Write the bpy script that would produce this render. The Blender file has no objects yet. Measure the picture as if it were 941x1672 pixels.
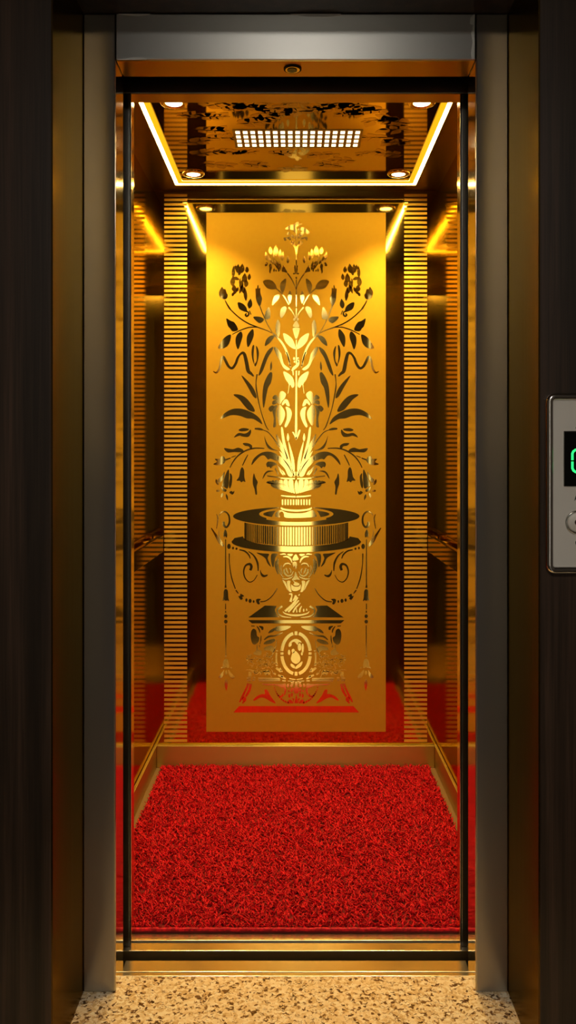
import bpy, bmesh, math, random
import numpy as np
from mathutils import Vector, Matrix

random.seed(7)
rng = np.random.default_rng(11)
SC = bpy.context.scene
COL = SC.collection
PI = math.pi

# ------------------------------------------------------------------ materials
def new_mat(name):
    m = bpy.data.materials.new(name)
    m.use_nodes = True
    nt = m.node_tree
    b = nt.nodes['Principled BSDF']
    return m, nt, b

def N(nt, t, **kw):
    n = nt.nodes.new(t)
    for k, v in kw.items():
        setattr(n, k, v)
    return n

def coords(nt, scale, kind='Object'):
    tc = N(nt, 'ShaderNodeTexCoord')
    mp = N(nt, 'ShaderNodeMapping')
    mp.inputs['Scale'].default_value = scale
    nt.links.new(tc.outputs[kind], mp.inputs['Vector'])
    return mp.outputs['Vector']

def ramp(nt, fac, stops):
    r = N(nt, 'ShaderNodeValToRGB')
    el = r.color_ramp.elements
    el[0].position, el[0].color = stops[0][0], (*stops[0][1], 1)
    el[1].position, el[1].color = stops[-1][0], (*stops[-1][1], 1)
    for p, c in stops[1:-1]:
        e = el.new(p)
        e.color = (*c, 1)
    nt.links.new(fac, r.inputs['Fac'])
    return r.outputs['Color']

def noise(nt, vec, scale, detail=3, rough=.5):
    n = N(nt, 'ShaderNodeTexNoise')
    n.inputs['Scale'].default_value = scale
    n.inputs['Detail'].default_value = detail
    n.inputs['Roughness'].default_value = rough
    nt.links.new(vec, n.inputs['Vector'])
    return n.outputs['Fac']

def metal(name, col, rough, aniso=0.0, rot=0.0, brush=None, bump=0.0, wave=0.0, var=.12):
    """solid metal; brush = mapping scale of the brushing lines; wave = gentle sheet ripple"""
    m, nt, b = new_mat(name)
    b.inputs['Metallic'].default_value = 1
    b.inputs['Base Color'].default_value = (*col, 1)
    b.inputs['Roughness'].default_value = rough
    if aniso:
        b.inputs['Anisotropic'].default_value = aniso
        b.inputs['Anisotropic Rotation'].default_value = rot
        t = N(nt, 'ShaderNodeTangent', direction_type='UV_MAP')
        nt.links.new(t.outputs['Tangent'], b.inputs['Tangent'])
    if brush:
        v = coords(nt, brush)
        f = noise(nt, v, 1.0, 3)
        mr = N(nt, 'ShaderNodeMapRange')
        mr.inputs['To Min'].default_value = rough * (1 - var)
        mr.inputs['To Max'].default_value = rough * (1 + var)
        nt.links.new(f, mr.inputs['Value'])
        nt.links.new(mr.outputs['Result'], b.inputs['Roughness'])
        if bump:
            bp = N(nt, 'ShaderNodeBump')
            bp.inputs['Strength'].default_value = bump
            bp.inputs['Distance'].default_value = .001
            nt.links.new(f, bp.inputs['Height'])
            nt.links.new(bp.outputs['Normal'], b.inputs['Normal'])
    if wave:
        v = coords(nt, (1, 1, 1))
        f = noise(nt, v, 3.0, 1)
        bp = N(nt, 'ShaderNodeBump')
        bp.inputs['Strength'].default_value = wave
        bp.inputs['Distance'].default_value = .02
        nt.links.new(f, bp.inputs['Height'])
        nt.links.new(bp.outputs['Normal'], b.inputs['Normal'])
    return m

def emit(name, col, strength):
    m, nt, b = new_mat(name)
    b.inputs['Base Color'].default_value = (.02, .02, .02, 1)
    b.inputs['Emission Color'].default_value = (*col, 1)
    b.inputs['Emission Strength'].default_value = strength
    return m

def plain(name, col, rough=.5, spec=.5):
    m, nt, b = new_mat(name)
    b.inputs['Base Color'].default_value = (*col, 1)
    b.inputs['Roughness'].default_value = rough
    b.inputs['Specular IOR Level'].default_value = spec
    return m

GOLD = (.90, .61, .11)
M = {}
M['gold_mirror'] = metal('gold_mirror', (.62, .385, .055), .11, wave=.035)
M['gold_back'] = metal('gold_back', (.57, .41, .08), .06, wave=.012)
M['gold_dark'] = metal('gold_dark', (.17, .14, .045), .25)
for nm_ in ('gold_mirror', 'gold_dark', 'gold_back'):
    M[nm_].node_tree.nodes['Principled BSDF'].inputs['Specular Tint'].default_value = (.62, .47, .20, 1)
M['ornament'] = metal('ornament', (.48, .30, .07), .25)
M['gold_soffit'] = metal('gold_soffit', (.50, .33, .07), .05)
M['gold_motif'] = metal('gold_motif', (.95, .67, .17), .065, aniso=.8, rot=.25)
M['gold_frost'] = metal('gold_frost', (.70, .455, .042), .72, brush=(60, 60, 60), var=.05)
M['gold_stripe'] = metal('gold_stripe', (.92, .62, .09), .58)
M['gold_brush'] = metal('gold_brush', (.58, .43, .10), .36, aniso=.7, rot=.25, brush=(4, 4, 900), var=.3)
M['gold_ceiling'] = metal('gold_ceiling', (.26, .165, .04), .32, brush=(4, 600, 4), var=.3)
M['gold_polish'] = metal('gold_polish', (.92, .66, .20), .12)
M['steel'] = metal("brushed_steel_shaded", (.47, .46, .44), .30, aniso=.8, rot=.25, brush=(350, 350, 2), var=.05)  # jamb copy of the frame steel, darkened in place of dimmer hall light
M['steel_header_lit'] = metal('brushed_steel_header_lit', (.62, .615, .60), .38, aniso=.8, rot=.25, brush=(2, 350, 350), var=.025)  # header copy of the same steel, lighter base imitating its brighter reflection
M['steel_polish'] = metal('polished_steel', (.74, .70, .63), .10)
M['steel_dark'] = metal('dark_steel', (.20, .19, .17), .28)
M['sill'] = metal('sill_metal', (.80, .70, .52), .25, brush=(2, 500, 500), var=.12)
M['chrome'] = metal('chrome', (.75, .74, .72), .16)
M['black'] = plain('black_void', (.006, .005, .004), .7, .2)
M['rubber'] = plain('dark_rubber', (.012, .011, .010), .5)
M['film'] = plain('film', (.75, .75, .73), .25)
M['led'] = emit('led_core', (1.0, .69, .23), 52.0)
M['led_lens'] = emit('led_lens', (1.0, .50, .008), .95)
M['spot'] = emit('spot_lens', (1.0, .78, .42), 14.0)
M['grid'] = emit('grid_lens', (1.0, .78, .40), 3.5)
M['hall_lamp'] = emit('hall_lamp', (1.0, .92, .80), 32.0)
M['glow_panel'] = emit('glow_panel', (1.0, .92, .74), 2.0)  # emission of the panel added behind the viewer
M['digit'] = emit('green_led', (.02, 1.0, .16), 1.6)

def wood():
    m, nt, b = new_mat('dark_wenge')
    v = coords(nt, (26, 26, .55))
    f = noise(nt, v, 1.0, 6, .6)
    c = ramp(nt, f, [(.30, (.012, .0085, .005)), (.5, (.038, .022, .013)), (.70, (.080, .044, .027))])
    v2 = coords(nt, (260, 260, 5))
    f2 = noise(nt, v2, 1.0, 2)
    mx = N(nt, 'ShaderNodeMix', data_type='RGBA', blend_type='MULTIPLY')
    mx.inputs['Factor'].default_value = .7
    c2 = ramp(nt, f2, [(.35, (.45, .45, .45)), (.65, (1, 1, 1))])
    nt.links.new(c, mx.inputs['A']); nt.links.new(c2, mx.inputs['B'])
    nt.links.new(mx.outputs['Result'], b.inputs['Base Color'])
    b.inputs['Roughness'].default_value = .34
    b.inputs['Specular IOR Level'].default_value = .6
    return m
M['wood'] = wood()

M['reveal'] = metal('warm_tint_reveal', (.17, .105, .035), .24, brush=(120, 120, 1.5), var=.2)  # warm base paints the cab glow reflected in the wood reveal
M['reveal'].node_tree.nodes['Principled BSDF'].inputs['Specular Tint'].default_value = (.50, .42, .30, 1)

def granite():
    m, nt, b = new_mat('speckled_granite')
    v = coords(nt, (1, 1, 1))
    nz = N(nt, 'ShaderNodeTexNoise'); nz.inputs['Scale'].default_value = 90; nz.inputs['Detail'].default_value = 3
    nt.links.new(v, nz.inputs['Vector'])
    sc = N(nt, 'ShaderNodeVectorMath', operation='SCALE'); sc.inputs['Scale'].default_value = .016
    nt.links.new(nz.outputs['Color'], sc.inputs[0])
    d = N(nt, 'ShaderNodeVectorMath', operation='ADD')
    nt.links.new(v, d.inputs[0]); nt.links.new(sc.outputs['Vector'], d.inputs[1])
    vo = N(nt, 'ShaderNodeTexVoronoi'); vo.inputs['Scale'].default_value = 150
    nt.links.new(d.outputs['Vector'], vo.inputs['Vector'])
    sp = N(nt, 'ShaderNodeSeparateColor')
    nt.links.new(vo.outputs['Color'], sp.inputs['Color'])
    grains = ramp(nt, sp.outputs['Red'], [(.0, (.10, .05, .02)), (.09, (.20, .105, .045)), (.13, (.62, .42, .20)), (.45, (.84, .66, .40)), (1.0, (.95, .85, .66))])
    ve = N(nt, 'ShaderNodeTexVoronoi', feature='DISTANCE_TO_EDGE'); ve.inputs['Scale'].default_value = 105
    nt.links.new(d.outputs['Vector'], ve.inputs['Vector'])
    ad = N(nt, 'ShaderNodeMath', operation='MULTIPLY_ADD')
    nt.links.new(noise(nt, v, 70, 2), ad.inputs[0]); ad.inputs[1].default_value = .55
    ad.inputs[2].default_value = -.22
    sm = N(nt, 'ShaderNodeMath', operation='ADD')
    nt.links.new(ve.outputs['Distance'], sm.inputs[0]); nt.links.new(ad.outputs[0], sm.inputs[1])
    veins = ramp(nt, sm.outputs[0], [(.035, (.22, .125, .055)), (.075, (1, 1, 1))])
    m2 = N(nt, 'ShaderNodeMix', data_type='RGBA', blend_type='MULTIPLY')
    m2.inputs['Factor'].default_value = .9
    nt.links.new(grains, m2.inputs['A']); nt.links.new(veins, m2.inputs['B'])
    nt.links.new(m2.outputs['Result'], b.inputs['Base Color'])
    b.inputs['Roughness'].default_value = .17
    return m
M['granite'] = granite()
M['dark_hall_floor'] = plain('dark_glossy_floor', (.035, .026, .018), .10, .8)

def pile():
    m, nt, b = new_mat('red_yarn')
    v = coords(nt, (1, 1, 1))
    c = ramp(nt, noise(nt, v, 130, 2), [(.32, (.32, .001, .005)), (.68, (.86, .005, .022))])
    nt.links.new(c, b.inputs['Base Color'])
    b.inputs['Roughness'].default_value = .45
    b.inputs['Specular IOR Level'].default_value = .2
    b.inputs['Sheen Weight'].default_value = .1
    b.inputs['Sheen Tint'].default_value = (1, .25, .2, 1)
    return m
M['pile'] = pile()
M['backing'] = plain('carpet_backing', (.16, .002, .004), .9)
M['cab_floor'] = plain('cab_floor_brown', (.20, .12, .05), .5)
M['plaster'] = plain('hall_plaster', (.115, .088, .062), .7)
M['ink'] = plain('engraved_ink', (.02, .02, .02), .5)
M['plate'] = metal('call_plate', (.78, .74, .68), .48, brush=(25, 25, 25), var=.5)
M['plate'].node_tree.nodes['Principled BSDF'].inputs['Metallic'].default_value = .1
M['glass_black'] = plain('display_glass', (.004, .005, .004), .08)

# ------------------------------------------------------------------ mesh builder
class MB:
    def __init__(s):
        s.bm = bmesh.new()
    def box(s, x0, x1, y0, y1, z0, z1, bev=0, seg=2):
        r = bmesh.ops.create_cube(s.bm, size=1)
        vs = r['verts']
        for v in vs:
            v.co = Vector(((x0 + x1) / 2 + v.co.x * (x1 - x0), (y0 + y1) / 2 + v.co.y * (y1 - y0), (z0 + z1) / 2 + v.co.z * (z1 - z0)))
        if bev:
            es = list({e for v in vs for e in v.link_edges})
            bmesh.ops.bevel(s.bm, geom=es, offset=bev, segments=seg, affect='EDGES', profile=.5)
        return s
    def prism(s, pts, axis, a, b):
        """extrude a 2-D outline along an axis ('x','y','z') from a to b"""
        def P(p, t):
            return {'x': (t, p[0], p[1]), 'y': (p[0], t, p[1]), 'z': (p[0], p[1], t)}[axis]
        A = [s.bm.verts.new(P(p, a)) for p in pts]
        B = [s.bm.verts.new(P(p, b)) for p in pts]
        n = len(pts)
        s.bm.faces.new(A); s.bm.faces.new(B[::-1])
        for i in range(n):
            s.bm.faces.new((A[i], B[i], B[(i + 1) % n], A[(i + 1) % n]))
        return s
    def lathe(s, prof, c, axis='z', n=32):
        """revolve (radius, height) about an axis through c"""
        rings = []
        for r, h in prof:
            ring = []
            for k in range(n):
                a = 2 * PI * k / n
                if axis == 'z': p = (c[0] + r * math.cos(a), c[1] + r * math.sin(a), c[2] + h)
                elif axis == 'y': p = (c[0] + r * math.cos(a), c[1] + h, c[2] + r * math.sin(a))
                else: p = (c[0] + h, c[1] + r * math.cos(a), c[2] + r * math.sin(a))
                ring.append(s.bm.verts.new(p))
            rings.append(ring)
        for a, b in zip(rings, rings[1:]):
            for k in range(n):
                s.bm.faces.new((a[k], a[(k + 1) % n], b[(k + 1) % n], b[k]))
        if prof[0][0] > 1e-6: s.bm.faces.new(rings[0])
        if prof[-1][0] > 1e-6: s.bm.faces.new(rings[-1])
        return s
    def tube(s, pts, rad, n=10, closed=False):
        pts = [Vector(p) for p in pts]
        m = len(pts); rings = []
        for i, p in enumerate(pts):
            if closed: t = pts[(i + 1) % m] - pts[i - 1]
            else: t = pts[min(i + 1, m - 1)] - pts[max(i - 1, 0)]
            t.normalize()
            up = Vector((0, 1, 0)) if abs(t.y) < .9 else Vector((1, 0, 0))
            u = t.cross(up).normalized(); w = t.cross(u)
            rings.append([s.bm.verts.new(p + rad * (math.cos(2 * PI * k / n) * u + math.sin(2 * PI * k / n) * w)) for k in range(n)])
        for i in range(m if closed else m - 1):
            a, b = rings[i], rings[(i + 1) % m]
            for k in range(n):
                s.bm.faces.new((a[k], a[(k + 1) % n], b[(k + 1) % n], b[k]))
        if not closed:
            s.bm.faces.new(rings[0]); s.bm.faces.new(rings[-1][::-1])
        return s
    def build(s, name, mat, parent=None, smooth=False, fix=True):
        bm = s.bm
        if fix: bmesh.ops.recalc_face_normals(bm, faces=bm.faces[:])
        bm.normal_update()
        uv = bm.loops.layers.uv.new('UVMap')
        for f in bm.faces:
            n = f.normal
            ax = max(range(3), key=lambda i: abs(n[i]))
            for l in f.loops:
                c = l.vert.co
                l[uv].uv = (c.y, c.z) if ax == 0 else ((c.x, c.z) if ax == 1 else (c.x, c.y))
        if parent is not None:
            off = world_loc(parent)
        else:
            co = [v.co for v in bm.verts]
            off = Vector(((min(c.x for c in co) + max(c.x for c in co)) / 2, (min(c.y for c in co) + max(c.y for c in co)) / 2, min(c.z for c in co)))
        for v in bm.verts: v.co -= off
        me = bpy.data.meshes.new(name)
        bm.to_mesh(me); bm.free()
        for p in me.polygons: p.use_smooth = smooth
        me.materials.append(mat)
        o = bpy.data.objects.new(name, me)
        COL.objects.link(o)
        if parent is not None: o.parent = parent
        else: o.location = off
        return o

def world_loc(o):
    v = Vector((0, 0, 0))
    while o is not None:
        v = v + o.location
        o = o.parent
    return v

def tag(o, label=None, cat=None, group=None, kind=None):
    if label: o['label'] = label
    if cat: o['category'] = cat
    if group: o['group'] = group
    if kind: o['kind'] = kind
    return o

def thing(name, label, cat, loc, group=None):
    o = bpy.data.objects.new(name, None)
    o.empty_display_size = .05
    COL.objects.link(o)
    o.location = loc
    return tag(o, label, cat, group)

def struct(name, mb, mat, label, cat, parent=None):
    o = mb.build(name, mat, parent)
    if parent is None: tag(o, label, cat, kind='structure')
    return o

# ------------------------------------------------------------------ camera
F, CX, CY, H = 1450.0, 483.0, 745.0, 1.207
cam = bpy.data.cameras.new('camera')
cam.sensor_fit = 'VERTICAL'
cam.sensor_height = 24
cam.lens = F / 1672 * 24
cam.shift_x = -(CX - 470.5) / 1672
cam.shift_y = -(836 - CY) / 1672
cam.clip_start = .05
co = bpy.data.objects.new('camera', cam)
co.location = (0, -2.0, H)
co.rotation_euler = (PI / 2, 0, 0)
COL.objects.link(co)
SC.camera = co

def PX(px, d): return (px - CX) * d / F
def PZ(py, d): return H - (py - CY) * d / F

# ------------------------------------------------------------------ the hall
WY = -.25         # face of the wood wall
RX = .479         # half width of the recess
JX = .407         # half width of the opening
TOP = 2.204
struct('floor', MB().box(-2.0, 2.0, -.75, .061, -.06, 0), M['granite'], 'polished speckled cream granite floor in front of the elevator door', 'floor')
struct('floor_hall', MB().box(-2.0, 2.0, -4.6, -.75, -.06, 0), M['dark_hall_floor'], 'hall floor behind the viewer, made dark and glossy to darken reflections in the etching', 'floor')  # dark finish invented so the etching mirrors a dark floor
struct('wall_left', MB().box(-2.0, -RX, WY, .12, 0, 2.7), M['wood'], 'dark wenge wood wall panel left of the elevator door', 'wall')
struct('wall_right', MB().box(RX, 2.0, WY, .12, 0, 2.7), M['wood'], 'dark wenge wood wall panel right of the elevator, carrying the call panel', 'wall')
for s_, sd, nm in ((-1, 'left', 'trim_1'), (1, 'right', 'trim_2')):
    a_, b_ = sorted((s_ * RX, s_ * (RX + .003)))
    struct(nm, MB().box(a_ - (.0006 if s_ > 0 else 0), b_ + (.0006 if s_ < 0 else 0), WY - .0006, -.0006, .0005, TOP), M['reveal'], 'wood recess side with the cab reflection painted as a warm tint, at the ' + sd + ' of the steel frame', 'wall recess')
struct('wall_above', MB().box(-RX, RX, WY, .12, TOP, 2.7), M['wood'], 'dark wood wall over the steel elevator header', 'wall')
struct('wall_opposite', MB().box(-2.0, 2.0, -4.65, -4.6, 0, 2.7), M['plaster'], 'plain brown hall wall facing the elevator', 'wall')
struct('wall_hall_left', MB().box(-2.05, -2.0, -4.6, WY, 0, 2.7), M['plaster'], 'plain brown wall at the left end of the hall', 'wall')
struct('wall_hall_right', MB().box(2.0, 2.05, -4.6, WY, 0, 2.7), M['plaster'], 'plain brown wall at the right end of the hall', 'wall')
struct('ceiling_hall', MB().box(-2.05, 2.05, -4.65, .12, 2.7, 2.75), M['plaster'], 'plain plaster ceiling of the hall', 'ceiling')

hl = thing('hall_ceiling_light', 'square white ceiling light in the hall behind the viewer', 'ceiling light', (.03, -2.9, 2.66))
MB().box(-.27, .33, -3.2, -2.6, 2.685, 2.70, .003).build('housing', M['chrome'], hl)
MB().box(-.24, .30, -3.17, -2.63, 2.672, 2.686).build('diffuser', M['hall_lamp'], hl)

wl = thing('hall_glow_panel', 'unseen glowing panel added opposite the elevator for the bright streak in the etching', 'added glow panel', (.003, -4.58, .1))  # added out of view to make the bright central streak in the etching
MB().box(-.19, .196, -4.60, -4.565, .06, 2.56, .004).build('frame', M['chrome'], wl)
MB().box(-.165, .171, -4.57, -4.56, .09, 2.53, .002).build('glow_face', M['glow_panel'], wl)

# ------------------------------------------------------------------ steel door frame
fr = thing('door_frame', 'brushed stainless steel frame around the open elevator doorway', 'door frame', (0, .045, 0))
for s in (-1, 1):
    a, b = sorted((s * (RX - .0005), s * JX))
    j = MB().box(a, b, 0, .088, .0005, TOP - .001, .0022).build('jamb', M['steel'], fr)
    a, b = sorted((s * (JX + .0015), s * (JX - .0012)))
    MB().box(a, b, .004, .0875, .0012, 2.0995, .0006).build('inner_face', M['steel_polish'], j)
hdr = MB().box(-JX + .0015, JX - .0015, -.0015, .086, 2.1, TOP - .0015, .0022).build('header', M['steel_header_lit'], fr)
MB().box(-JX + .003, JX - .003, .003, .085, 2.0985, 2.1003).build('header_underside', M['gold_brush'], fr)

# scraps of protective film still stuck on the header
def scrap(label, pts):
    mb = MB()
    mb.prism([(PX(x, 2.0), PZ(y, 2.0)) for x, y in pts], 'y', -.0026, -.0016)
    mb.build('film_scrap', M['film'], hdr)['label'] = label
scrap('long scrap of white protective film at the left end of the header bottom edge', [(192, 97.5), (207, 96), (214, 94.5), (233, 94.3), (240, 96), (240, 98), (192, 98.6)])
scrap('white film residue along the top edge at the middle of the header', [(474, 23.5), (557, 23.5), (556, 26), (540, 28.5), (505, 28), (488, 26)])
scrap('peeling white film curl at the right end of the header', [(768, 30), (775, 24), (775, 96), (771, 98), (769, 88), (772, 70), (769, 55), (773, 42), (767, 40)])
scrap('thin scrap of white film at the left end of the header top edge', [(193, 23.5), (246, 23.5), (243, 25), (225, 27), (205, 25.6)])

# oval sensor under the header
sn = thing('door_sensor', 'small black oval door sensor set in the underside of the steel header', 'sensor', (PX(478, 2.035), .043, 2.0975))
def oval(c, rx, ry, z0, z1, n=32):
    return MB().prism([(c[0] + rx * math.cos(2 * PI * k / n), c[1] + ry * math.sin(2 * PI * k / n)) for k in range(n)], 'z', z0, z1)
oc = (PX(478, 2.035), .040)
oval(oc, .0205, .021, 2.0950, 2.0986).build('bezel', M['black'], sn)
oval(oc, .0165, .017, 2.0940, 2.0951).build('ring', M['gold_polish'], sn)
oval((oc[0] - .001, oc[1]), .0115, .012, 2.0928, 2.0941).build('lens', M['glass_black'], sn)

# ------------------------------------------------------------------ sills
ls = thing('landing_sill', 'grooved metal door sill at the edge of the granite floor', 'door sill', (0, .092, -.04))
MB().box(-JX, JX, .0612, .0755, -.04, .0008, .001).build('edge_strip', M['sill'], ls)
MB().box(-JX, JX, .078, .124, -.04, .001, .0012).build('tread', M['sill'], ls)
MB().box(-JX, JX, .0752, .0785, -.04, -.006).build('groove', M['rubber'], ls)
cs = thing('cab_sill', 'grooved golden metal sill at the front edge of the elevator cab', 'door sill', (0, .2, -.05))
MB().box(-.43, .43, .166, .2005, -.05, .001, .0012).build('tread', M['sill'], cs)
MB().box(-.43, .43, .2, .213, -.05, -.004).build('groove', M['rubber'], cs)
MB().box(-.43, .43, .2125, .2445, -.05, .001, .0012).build('tread', M['sill'], cs)
struct('floor_pit', MB().box(-.6, .6, .0615, .2445, -.12, -.055), M['black'], 'black slab standing in for the unlit shaft gap between the two sills', 'shaft gap')  # black slab seals the gap and paints the darkness of the shaft

# ------------------------------------------------------------------ elevator cab
CW, BY, CT = .551, 1.46, 2.24
Y0, Y1 = .185, .2445
struct('floor_cab', MB().box(-.58, .58, Y1, BY + .03, -.05, 0), M['cab_floor'], 'brown cab floor showing at the sides of the red carpet', 'floor')
struct('wall_cab_left', MB().box(-.58, -CW, Y1, BY, 0, CT), M['gold_mirror'], 'mirror polished gold wall on the left side of the cab', 'wall')
struct('wall_cab_right', MB().box(CW, .58, Y1, BY, 0, CT), M['gold_mirror'], 'mirror polished gold wall on the right side of the cab', 'wall')
struct('wall_cab_back', MB().box(-.58, .58, BY, BY + .03, 0, CT), M['gold_back'], 'mirror polished gold wall at the back of the cab', 'wall')
ceil = struct('ceiling_cab', MB().box(-.58, .58, Y1, BY + .03, CT, CT + .03), M['gold_ceiling'], 'bronze cab ceiling outside the light strip', 'ceiling')

for s, side in ((-1, 'left'), (1, 'right')):
    p = thing('entrance_post', side + ' cab entrance post with steel face darkened for pocket shade and golden return, beside the ' + side + ' steel jamb', 'door post', (s * .485, .215, 0), 'cab entrance posts')
    a, b = sorted((s * .4085, s * .5505))
    MB().box(a, b, Y0 + .006, Y1, .0012, 2.099, .001).build('return', M['gold_polish'], p)
    a, b = sorted((s * .412, s * .5505))
    MB().box(a, b, Y1 - .001, Y1 + .002, .0012, 2.099, .0008).build('inner_panel', M['gold_dark'], p)
    a, b = sorted((s * .4075, s * .56))
    MB().box(a, b, Y0, Y0 + .007, .0012, 2.099, .003, 3).build('face_plate', M['steel_dark'], p)  # dark base of the plate carries the shade of the door pocket
    a, b = sorted((s * .4045, s * .4076))
    MB().box(a, b, Y0 - .001, Y0 + .005, .0012, 2.099, .0008).build('edge_trim', M['chrome'], p)
    # black sheet blocking the view, standing in for the dark of the door pocket
    a, b = sorted((s * .60, s * .62))
    struct('wall_pocket_' + side, MB().box(a, b, .12, .24, -.05, 2.3), M['black'], 'black sheet standing in for the dark door pocket at the ' + side + ' of the doorway', 'wall')
hd = thing('cab_header', 'dark steel cab header strip above the cab doorway with golden underside', 'cab header', (0, .215, 2.1))
MB().box(-.5505, .5505, Y0 + .006, Y1, 2.1005, 2.2395, .001).build('underside', M['gold_brush'], hd)
for a in (-.5505, .4085): MB().box(a, a + .142, Y1 - .001, Y1 + .002, 2.102, 2.235, .0008).build('inner_panel', M['gold_dark'], hd)
MB().box(-.4075, .4075, Y1 - .001, Y1 + .002, 2.102, 2.235, .0008).build('inner_panel', M['gold_dark'], hd)
MB().box(-.56, .56, Y0, Y0 + .007, 2.0995, 2.2395, .0025, 3).build('face_plate', M['steel_dark'], hd)
tr = thing('door_track', 'black door track box in the shadow above the doorway', 'door track', (0, .13, 2.13))
MB().box(-.56, .56, .095, .180, 2.165, 2.19, .002).build('track', M['black'], tr)
MB().box(-.56, .56, .120, .128, 2.128, 2.166, .001).build('hanger_plate', M['steel_dark'], tr)

# baseboards
def base_board(name, mb, label):
    struct(name, mb, M['gold_brush'], label, 'baseboard')
base_board('baseboard_back', MB().box(-CW + .012, CW - .012, BY - .02, BY - .0005, .0005, .085, .002), 'brushed gold baseboard along the back wall behind the carpet')
for s, side in ((-1, 'left'), (1, 'right')):
    a, b = sorted((s * (CW - .0005), s * (CW - .012)))
    base_board('baseboard_' + side, MB().box(a, b, Y1 + .002, BY - .001, .0005, .085, .002), 'brushed gold baseboard along the ' + side + ' cab wall')

# handrails: flat plate standing off the wall on brackets
for s, side in ((-1, 'left'), (1, 'right')):
    h = thing('handrail', 'flat golden handrail on the ' + side + ' cab wall', 'handrail', (s * .53, .86, .84), 'cab handrails')
    a, b = sorted((s * .512, s * .519))
    MB().box(a, b, .30, 1.425, .838, .902, .002).build('rail_plate', M['gold_mirror'], h)
    a, b = sorted((s * .512, s * .5495))
    MB().box(a, b, 1.4255, 1.434, .838, .902, .0015).build('end_plate', M['gold_mirror'], h)
    a, b = sorted((s * .5192, s * .534))
    MB().box(a, b, .30, 1.425, .892, .899, .001).build('top_lip', M['gold_polish'], h)
    for y in (.42, .88, 1.34):
        a, b = sorted((s * .519, s * .5505))
        MB().box(a, b, y - .03, y + .03, .862, .886, .002).build('bracket', M['gold_brush'], h)

# striped strips on the back wall
for s, side in ((-1, 'left'), (1, 'right')):
    x0, x1 = (PX(268, 3.455), PX(305.5, 3.455)) if s < 0 else (PX(660.5, 3.455), PX(698, 3.455))
    st = thing('striped_strip', 'tall strip of matt gold horizontal stripes ' + side + ' of the etched panel', 'wall ornament', ((x0 + x1) / 2, BY, .088), 'striped strips')
    mb = MB()
    n = 121
    z0, z1 = .09, 2.232
    p = (z1 - z0) / n
    for k in range(n):
        mb.box(x0, x1, BY - .0012, BY - .0002, z0 + (k + .25) * p, z0 + (k + .80) * p)
    mb.build('stripes', M['gold_stripe'], st)

# ------------------------------------------------------------------ etched panel
D = 3.452
k_ = D / F
XM = 483.6
panel = thing('etched_panel', 'tall matt gold panel etched with an urn of flowers on the back wall', 'decorative panel', (0, BY - .004, PZ(1195, D)))
MB().box(PX(337, D), PX(630.3, D), BY - .008, BY - .0005, PZ(1195, D), PZ(347, D), .001).build('sheet', M['gold_frost'], panel)

def crop(x0, y0, s):
    return lambda p: (x0 + p[0] / s, y0 + p[1] / s)
A, B_, C_, D_, E_, F_, G_, H_ = [crop(340, y, 5.88) for y in (355, 465, 575, 685, 765, 870, 970, 1060)]
K_ = crop(460, 355, 5.228)
M_ = crop(415, 880, 6.72)
N_ = crop(415, 975, 6.72)
P_ = crop(395, 1060, 5.228)

def cr(pts, closed, sub=5):
    """Catmull-Rom through points"""
    n = len(pts); out = []
    rngi = range(n) if closed else range(n - 1)
    for i in rngi:
        if closed: p0, p1, p2, p3 = pts[i - 1], pts[i], pts[(i + 1) % n], pts[(i + 2) % n]
        else: p0, p1, p2, p3 = pts[max(i - 1, 0)], pts[i], pts[i + 1], pts[min(i + 2, n - 1)]
        for j in range(sub):
            t = j / sub
            out.append(tuple(.5 * (2 * b + (c - a) * t + (2 * a - 5 * b + 4 * c - d) * t * t + (3 * b - a - 3 * c + d) * t ** 3) for a, b, c, d in zip(p0, p1, p2, p3)))
    if not closed: out.append(tuple(pts[-1]))
    return out

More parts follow.
